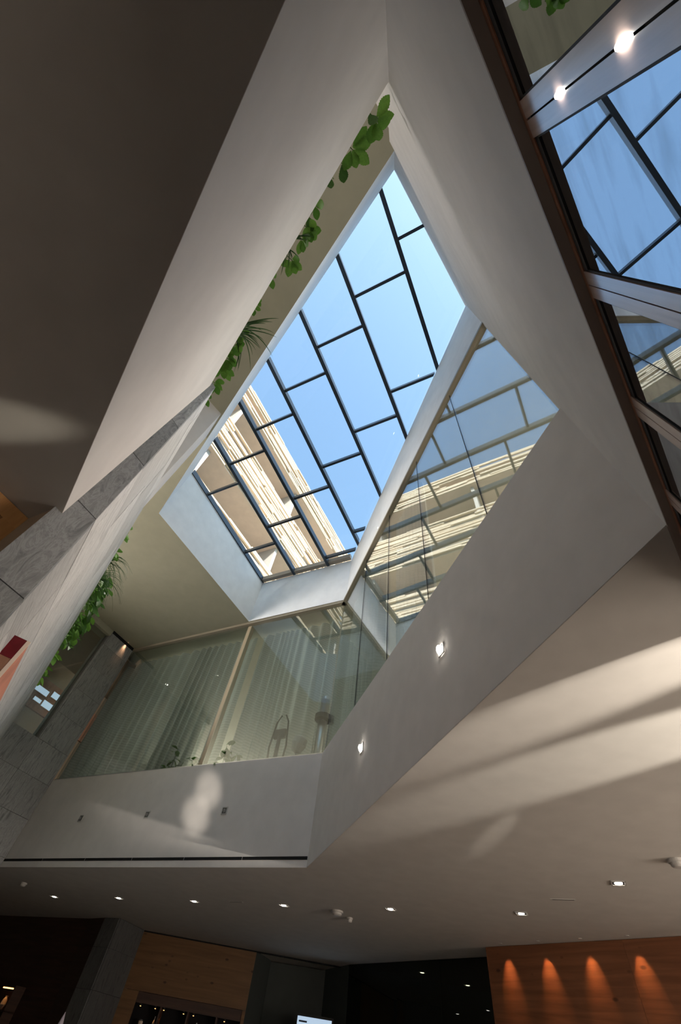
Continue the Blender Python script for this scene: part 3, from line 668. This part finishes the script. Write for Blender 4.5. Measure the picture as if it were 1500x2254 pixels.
for i, (u0, u1, h0, h1) in enumerate(((.06, .56, 5.90, 6.06), (-.62, -.06, 5.98, 6.15), (.1, .36, 5.66, 5.76), (-.5, .04, 5.64, 5.82))):
    w = empty('window_%d' % (7 + i), W(*(rb + e_in * u0 - n_in * 2.42), h0)); struct(w)
    prism('frame', rpoly(u0 - .03, u1 + .03, 2.40, 2.42), h0 - .03, h1 + .03, M_mulledge, w)
    prism('pane', rpoly(u0, u1, 2.392, 2.40), h0, h1, M_sky_screen, w)
# dark recess and small warm lamp at the head of the stone column
struct(prism('trim_4', [AL - n_in * .02 + e_in * .02, AL - n_in * .02 + e_in * .9, AL + n_in * .006 + e_in * .9, AL + n_in * .006 + e_in * .02], 7.03, H2 - .001, M_gap))
cl_ = AL + e_in * .32 + n_in * .05; e = empty('column_lamp', W(*cl_, H2)); tag(e, 'small warm lamp at the head of the stone column', 'lamp')
lathe('rim', [(.02, .0), (.03, 0), (.03, -.006), (.02, -.006)], W(*cl_, H2), M_fix, e, 14); lathe('lens', [(.02, -.001), (.02, -.004), (.008, -.006)], W(*cl_, H2), M_lampo, e, 14)
lamp('lamp_light', 'SPOT', 12, (1, .55, .3), W(*cl_, H2 - .03), v3(-n_in * .3, -1), e, spot_size=R(50), spot_blend=1, shadow_soft_size=.02)

# ------------------------------------------------------------------ far end of the lobby
LW = [Vector(p) for p in ((-7.87, 18.51), (-4.53, 15.99), (-4.01, 15.41), (-3.57, 15.08), (-3.11, 16.18), (0.0, 16.08), (.45, 17.2))]
def seg(name, p, q, th, h0, h1, m_, par=None, off=0):
    d = (q - p).normalized(); n = Vector((-d.y, d.x))
    if n.dot((p + q) / 2) < 0: n = -n
    return prism(name, [p + n * off, q + n * off, q + n * (off + th), p + n * (off + th)], h0, h1, m_, par)
struct(seg('wall_walnut', LW[0] + (LW[0] - LW[1]) * .5, LW[1], .1, -1.5, H1, M_walnut))
struct(seg('wall_walnut_return', LW[1], LW[2], .1, -1.5, H1, M_walnut))
st = struct(prism('wall_stone_column', [LW[2], LW[3], LW[4], LW[4] + Vector((-.9, .1))], -1.5, H1, M_grout))
for p, q, sd in ((LW[2], LW[3], 21), (LW[3], LW[4], 22)):
    d = (q - p).normalized(); n = Vector((d.y, -d.x))
    if n.dot(-p) < 0: n = -n
    tiles_on(st, v3(p, EYE), v3(d), Z3, v3(n), (q - p).length, [(max(a, -1.5), min(b, H1 - .004)) for a, b in zip(CO, CO[1:]) if a < H1], 2.5, M_stone_shaded, seed=sd, th=.025)
# pale larch panel wall with lit niche
pw = struct(seg('wall_larch_panel', LW[4], LW[5], .06, -1.5, H1 - .04, M_gap, off=.45))
def pan(u0, u1, h0, h1): seg('panel', LW[4] + (LW[5] - LW[4]) * u0, LW[4] + (LW[5] - LW[4]) * u1, .05, h0, h1, M_larch2, pw)
pan(0, 1, .78, H1 - .03); pan(0, .13, -1.5, .775); pan(.975, 1, -1.5, .775)
struct(seg('trim_2', LW[4], LW[5] + (LW[5] - LW[4]) * .9, .03, H1 - .03, H1 - .004, M_gap))
ns = empty('niche_shelf', W(-1.5, 16.3, -.2)); tag(ns, 'dark backlit niche shelf set into the pale larch wall', 'shelf')
for h in (.18, -.35): seg('shelf_board', LW[4] + (LW[5] - LW[4]) * .13, LW[4] + (LW[5] - LW[4]) * .975, .35, h, h + .03, M_walnut, ns, .06)
for u in (.33, .55, .78): seg('divider', LW[4] + (LW[5] - LW[4]) * u, LW[4] + (LW[5] - LW[4]) * (u + .012), .35, -1.4, .62, M_walnut, ns, .06)
seg('fascia_board', LW[4] + (LW[5] - LW[4]) * .13, LW[4] + (LW[5] - LW[4]) * .975, .03, .60, .775, M_walnut, ns, .04)
NL = [(.17, 'first'), (.29, 'second'), (.36, 'third'), (.52, 'fourth'), (.60, 'fifth'), (.85, 'sixth')]
for u, w_ in NL:
    p = LW[4] + (LW[5] - LW[4]) * u + Vector((0, .18)); e = empty('niche_lamp', W(p.x, p.y, .60)); tag(e, f'{w_} small amber spot from the left in the dark niche', 'lamp', 'amber niche lamps')
    lathe('body', [(.02, 0), (.02, -.03), (.016, -.035)], W(p.x, p.y, .60), M_fixd, e, 12); lathe('lens', [(.016, -.035), (.012, -.042), (.004, -.044)], W(p.x, p.y, .60), M_lampo, e, 12)
    lamp('lamp_light', 'SPOT', 2.6, (1, .45, .14), W(p.x, p.y, .545), (0, .25, -1), e, spot_size=R(60), spot_blend=.6, shadow_soft_size=.01)
for j, (u, hb, rr, lb) in enumerate(((.21, .26, .05, 'squat pale bowl under the first amber niche lamp'), (.31, .24, .035, 'slim bottle between two amber niche lamps'), (.42, .20, .045, 'short dark jar near the middle of the niche'), (.64, .26, .035, 'slim bottle right of the middle of the niche'))):
    p = LW[4] + (LW[5] - LW[4]) * u + Vector((0, .2)); e = empty('bottle' if rr < .045 else 'bowl', W(p.x, p.y, .21)); tag(e, lb, 'bottle' if rr < .045 else 'bowl')
    lathe('body', [(rr * .8, 0), (rr, .02), (rr, hb * .55), (rr * .45, hb * .75)] if rr < .045 else [(rr * .5, 0), (rr, hb * .35), (rr * 1.05, hb * .5), (rr * .9, hb * .52)], W(p.x, p.y, .21), M_soffit if j == 0 else M_trim, e, 14)
    lathe('neck', [(rr * .45, hb * .75), (rr * .35, hb), (rr * .3, hb)] if rr < .045 else [(rr * .9, hb * .52), (rr * .8, hb * .6), (rr * .3, hb * .6)], W(p.x, p.y, .21), M_steel, e, 14)
# recess behind the glass partition, screen
RC = [Vector(p) for p in ((0, 16.08), (.45, 17.3), (2.0, 17.0), (2.42, 15.5), (6.4, 15.8))]
struct(seg('wall_recess_left', RC[0], RC[1], .08, -1.5, H1, M_dark)); struct(seg('wall_recess_back', RC[1], RC[2], .08, -1.5, H1 - .02, M_dark)); struct(seg('wall_recess_right', RC[2], RC[3], .08, -1.5, H1, M_dark)); struct(seg('wall_hall_far', RC[3], RC[4] + Vector((3, .2)), .08, -1.5, H1, M_dark))
hg = empty('window_11', W(3.3, 13.5, -1.5)); struct(hg)
GP = [Vector((2.42, 15.45)), Vector((3.3, 13.85)), Vector((3.95, 12.6)), Vector((4.67, 11.39))]
for p, q in zip(GP, GP[1:]): seg('pane', p, p + (q - p) * .995, .012, -1.5, H1 - .012, M_hall, hg)
seg('head_channel', GP[0], GP[-1], .02, H1 - .014, H1 - .002, M_fixd, hg)
for (x, y), lb in (((4.11, 14.6), 'lit downlight behind the dark glass partition, nearer the screen'), ((5.45, 15.17), 'lit downlight behind the dark glass partition, nearer the timber wall')): downlight('hall_downlight', x, y, H1 - .002, lb, 'downlights behind the glass partition', .09, M_lamp, energy=4)
sc = empty('wall_screen', W(1.65, 15.6, .2)); tag(sc, 'pale blue lit information screen in the dark recess', 'screen')
sx = Vector((1, -.25)).normalized(); sn = Vector((-.25, -1)).normalized(); c0 = Vector((1.62, 15.6))
def spl(name, u0, u1, h0, h1, d0, d1, m_): prism(name, [c0 + sx * u0 + sn * d0, c0 + sx * u1 + sn * d0, c0 + sx * u1 + sn * d1, c0 + sx * u0 + sn * d1], h0, h1, m_, sc)
spl('housing', -.40, .52, -.62, .88, -.06, 0, M_fixd); spl('display', -.36, .48, -.58, .84, 0, .004, M_sky_screen)
spl('stand', -.05, .17, -1.5, -.6, -.08, -.02, M_fixd)
M_ink = plain('screen_ink', (.05, .07, .10), .6)
for u0, u1, h0 in ((-.32, -.12, .75), (-.32, .1, .60), (.24, .40, .64)): spl('text_line', u0, u1, h0, h0 + .028, .004, .006, M_ink)
# right larch wall with scallops of light
RWs = [Vector((4.286, 10.68)), Vector((6.107, 7.709))]; dR = (RWs[1] - RWs[0]).normalized(); RWs[1] = RWs[0] + dR * 8
rw = struct(seg('wall_larch_right', RWs[0], RWs[1], .2, -1.5, H1 - .02, M_gap, off=.04))
for k in range(3):
    for h0, h1 in ((-1.5, -.35), (-.345, .62), (.625, H1 - .004)): seg('panel', RWs[0] + dR * (2.6 * k), RWs[0] + dR * (2.6 * (k + 1) - .003), .04, h0, h1, M_larch, rw)
seg('end_panel', RWs[0] - dR * .03, RWs[0], .25, -1.5, H1 - .004, M_larch, rw)
nR = Vector((-dR.y, dR.x)); nR = nR if nR.dot(-RWs[0]) > 0 else -nR
for k, lb in enumerate(('first', 'second', 'third', 'fourth')):
    p = RWs[0] + dR * (.44 + .78 * k) + nR * .17; e = empty('wall_washer', W(p.x, p.y, H1)); tag(e, f'{lb} warm wall washer from the left above the larch wall', 'spotlight', 'wall washers above the larch wall')
    lathe('rim', [(.02, .004), (.032, .004), (.032, -.004), (.024, -.004)], W(p.x, p.y, H1), M_fix, e, 14); lathe('lens', [(.022, .002), (.022, -.002), (.01, -.003)], W(p.x, p.y, H1), M_lampo, e, 14)
    lamp('lamp_light', 'SPOT', 14, (1, .50, .20), W(p.x, p.y, H1 - .03), v3(-nR * .45, -1), e, spot_size=R(52), spot_blend=1, shadow_soft_size=.02)
# lit corner shelf and small pale cone at far left
ls = empty('corner_shelf', W(-5.7, 16.6, -.3)); tag(ls, 'amber lit shelf in the dark walnut wall at the left edge', 'shelf')
wd = (LW[1] - LW[0]).normalized(); wn2 = Vector((wd.y, -wd.x)); wn2 = wn2 if wn2.dot(-LW[0]) > 0 else -wn2
def lsp(u0, u1, d0, d1, h0, h1, nm, m_): p = LW[0] + wd * u0; q = LW[0] + wd * u1; prism(nm, [p + wn2 * d0, q + wn2 * d0, q + wn2 * d1, p + wn2 * d1], h0, h1, m_, ls)
lsp(1.2, 2.9, .005, .30, .48, .52, 'top_board', M_walnut); lsp(1.2, 2.9, .005, .30, .1, .13, 'shelf_board', M_walnut); lsp(2.86, 2.9, .005, .3, -1.4, .48, 'side_board', M_walnut); lsp(2.4, 2.8, .26, .29, .455, .475, 'light_strip', M_lampo)
p = LW[0] + wd * 2.2 + wn2 * .2; lamp('lamp_light', 'SPOT', 3, (1, .5, .16), W(p.x, p.y, .45), (0, 0, -1), ls, spot_size=R(70), spot_blend=.6, shadow_soft_size=.02)
vz = empty('vase', W(p.x + .3, p.y - .2, .13)); tag(vz, 'small pale vase on the amber lit shelf', 'vase'); lathe('body', [(.04, 0), (.07, .08), (.05, .16), (.025, .2)], W(p.x + .3, p.y - .2, .13), M_soffit, vz, 14); lathe('lip', [(.025, .2), (.035, .22), (.02, .22)], W(p.x + .3, p.y - .2, .13), M_soffit, vz, 14)
cn = empty('napkin_cone', W(-2.9, 11.1, -.22)); tag(cn, 'small pale folded cone standing at the bottom left edge', 'napkin')
lathe('cone', [(.11, 0), (.08, .12), (.045, .26), (.004, .40)], W(-2.9, 11.1, -.22), plain('lilac_cloth', (.62, .54, .62), .8), cn, 18); lathe('hem', [(.115, 0), (.115, .012), (.105, .012)], W(-2.9, 11.1, -.22), M_fix, cn, 18)
pd = empty('plinth', W(-2.9, 11.1, -1.5)); tag(pd, 'dark plinth carrying the pale cone', 'plinth'); lathe('column', [(.2, 0), (.2, .05), (.14, .08), (.14, 1.2)], W(-2.9, 11.1, -1.5), M_fixd, pd, 18); lathe('top_plate', [(.2, 1.2), (.2, 1.28), (.19, 1.28)], W(-2.9, 11.1, -1.5), M_fixd, pd, 18)

# ------------------------------------------------------------------ exercise machines between glass and curtain
def machine(x, y, kind, label):
    t = empty(kind, W(x, y, H1 + .5)); tag(t, label, 'gym machine', 'exercise machines in the gallery room'); z = H1 + .5
    u = v3(eA); g = v3(nA_in)
    obox('base', W(x, y, z + .08), u * .15, g * .2, Z3 * .07, M_rubber, t)
    if kind == 'exercise_post':
        tube('column', [W(x, y, z + .1), W(x, y, z + 2.35)], .09, .09, M_steel, t, 14); lathe('band', [(.10, 0), (.17, .02), (.17, .12), (.10, .14)], W(x, y, z + 1.9), M_rubber, t, 16); lathe('cap', [(.09, 0), (.08, .06), (.03, .1)], W(x, y, z + 2.35), M_steel, t, 14)
    elif kind == 'elliptical_trainer':
        tube('column', [W(x, y, z + .1), W(x, y, z + 1.7)], .05, .04, M_rubber, t, 10)
        for s in (-1, 1): tube('handle', [W(x, y, z + .7) + u * .12 * s, W(x, y, z + 1.5) + u * .2 * s, W(x, y, z + 2.0) + u * .14 * s, W(x, y, z + 2.15) + u * .05 * s], .018, .018, M_rubber, t, 8)
        obox('console', W(x, y, z + 1.75), u * .13, g * .03, Z3 * .09, M_fixd, t)
    else:
        tube('column', [W(x, y, z + .1), W(x, y, z + 1.3)], .05, .04, M_steel, t, 10)
        lathe('seat_pad', [(.02, -.17), (.10, -.13), (.15, 0), (.13, .12), (.02, .18)], W(x, y, z + 1.5), M_fix, t, 18, (Z3 + u * .35).normalized())
        for s_ in (-1, 1): tube('rail', [W(x, y, z + 1.2) + u * .16 * s_, W(x, y, z + 1.24) + u * .18 * s_ - g * .16], .02, .02, M_steel, t, 8)
machine(.44, 8.29, 'exercise_post', 'steel cylinder column with dark band behind the glass near the corner')
machine(-.37, 8.82, 'elliptical_trainer', 'dark elliptical trainer with curved handles in front of the right curtain')
machine(.05, 8.55, 'seated_trainer', 'seated trainer with pale rounded pad beside the steel cylinder column')
def potted(x, y, label, seed):  # solid shrubs added in place of plant reflections in the glass
    rnd = random.Random(seed); t = empty('potted_shrub', W(x, y, H1 + .5)); tag(t, label, 'plant', 'potted shrubs in the gallery room')
    lathe('pot', [(.14, 0), (.19, .35), (.20, .38), (.17, .38)], W(x, y, H1 + .5), M_pot, t, 18); lathe('soil', [(.17, .34), (.17, .36), (.05, .37)], W(x, y, H1 + .5), M_soil, t, 18)
    for k in range(5):
        a = rnd.uniform(0, 6.28); top = W(x + .18 * math.cos(a), y + .18 * math.sin(a), H1 + .5 + rnd.uniform(1.1, 1.7)); stem = tube('stem', [W(x, y, H1 + .85), (W(x, y, H1 + .85) + top) / 2 + Z3 * .1, top], .01, .005, M_leafd, t, 5)
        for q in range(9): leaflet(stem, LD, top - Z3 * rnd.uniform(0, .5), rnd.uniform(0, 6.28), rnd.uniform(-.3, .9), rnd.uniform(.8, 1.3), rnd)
potted(-2.59, 10.27, 'dark leafy shrub low behind the glass before the wide curtain, farthest from the post', 41)
potted(-1.95, 9.85, 'dark leafy shrub low behind the glass, left beside the oak post', 42)
potted(-1.38, 9.48, 'dark leafy shrub low behind the glass, right of the oak post', 43)
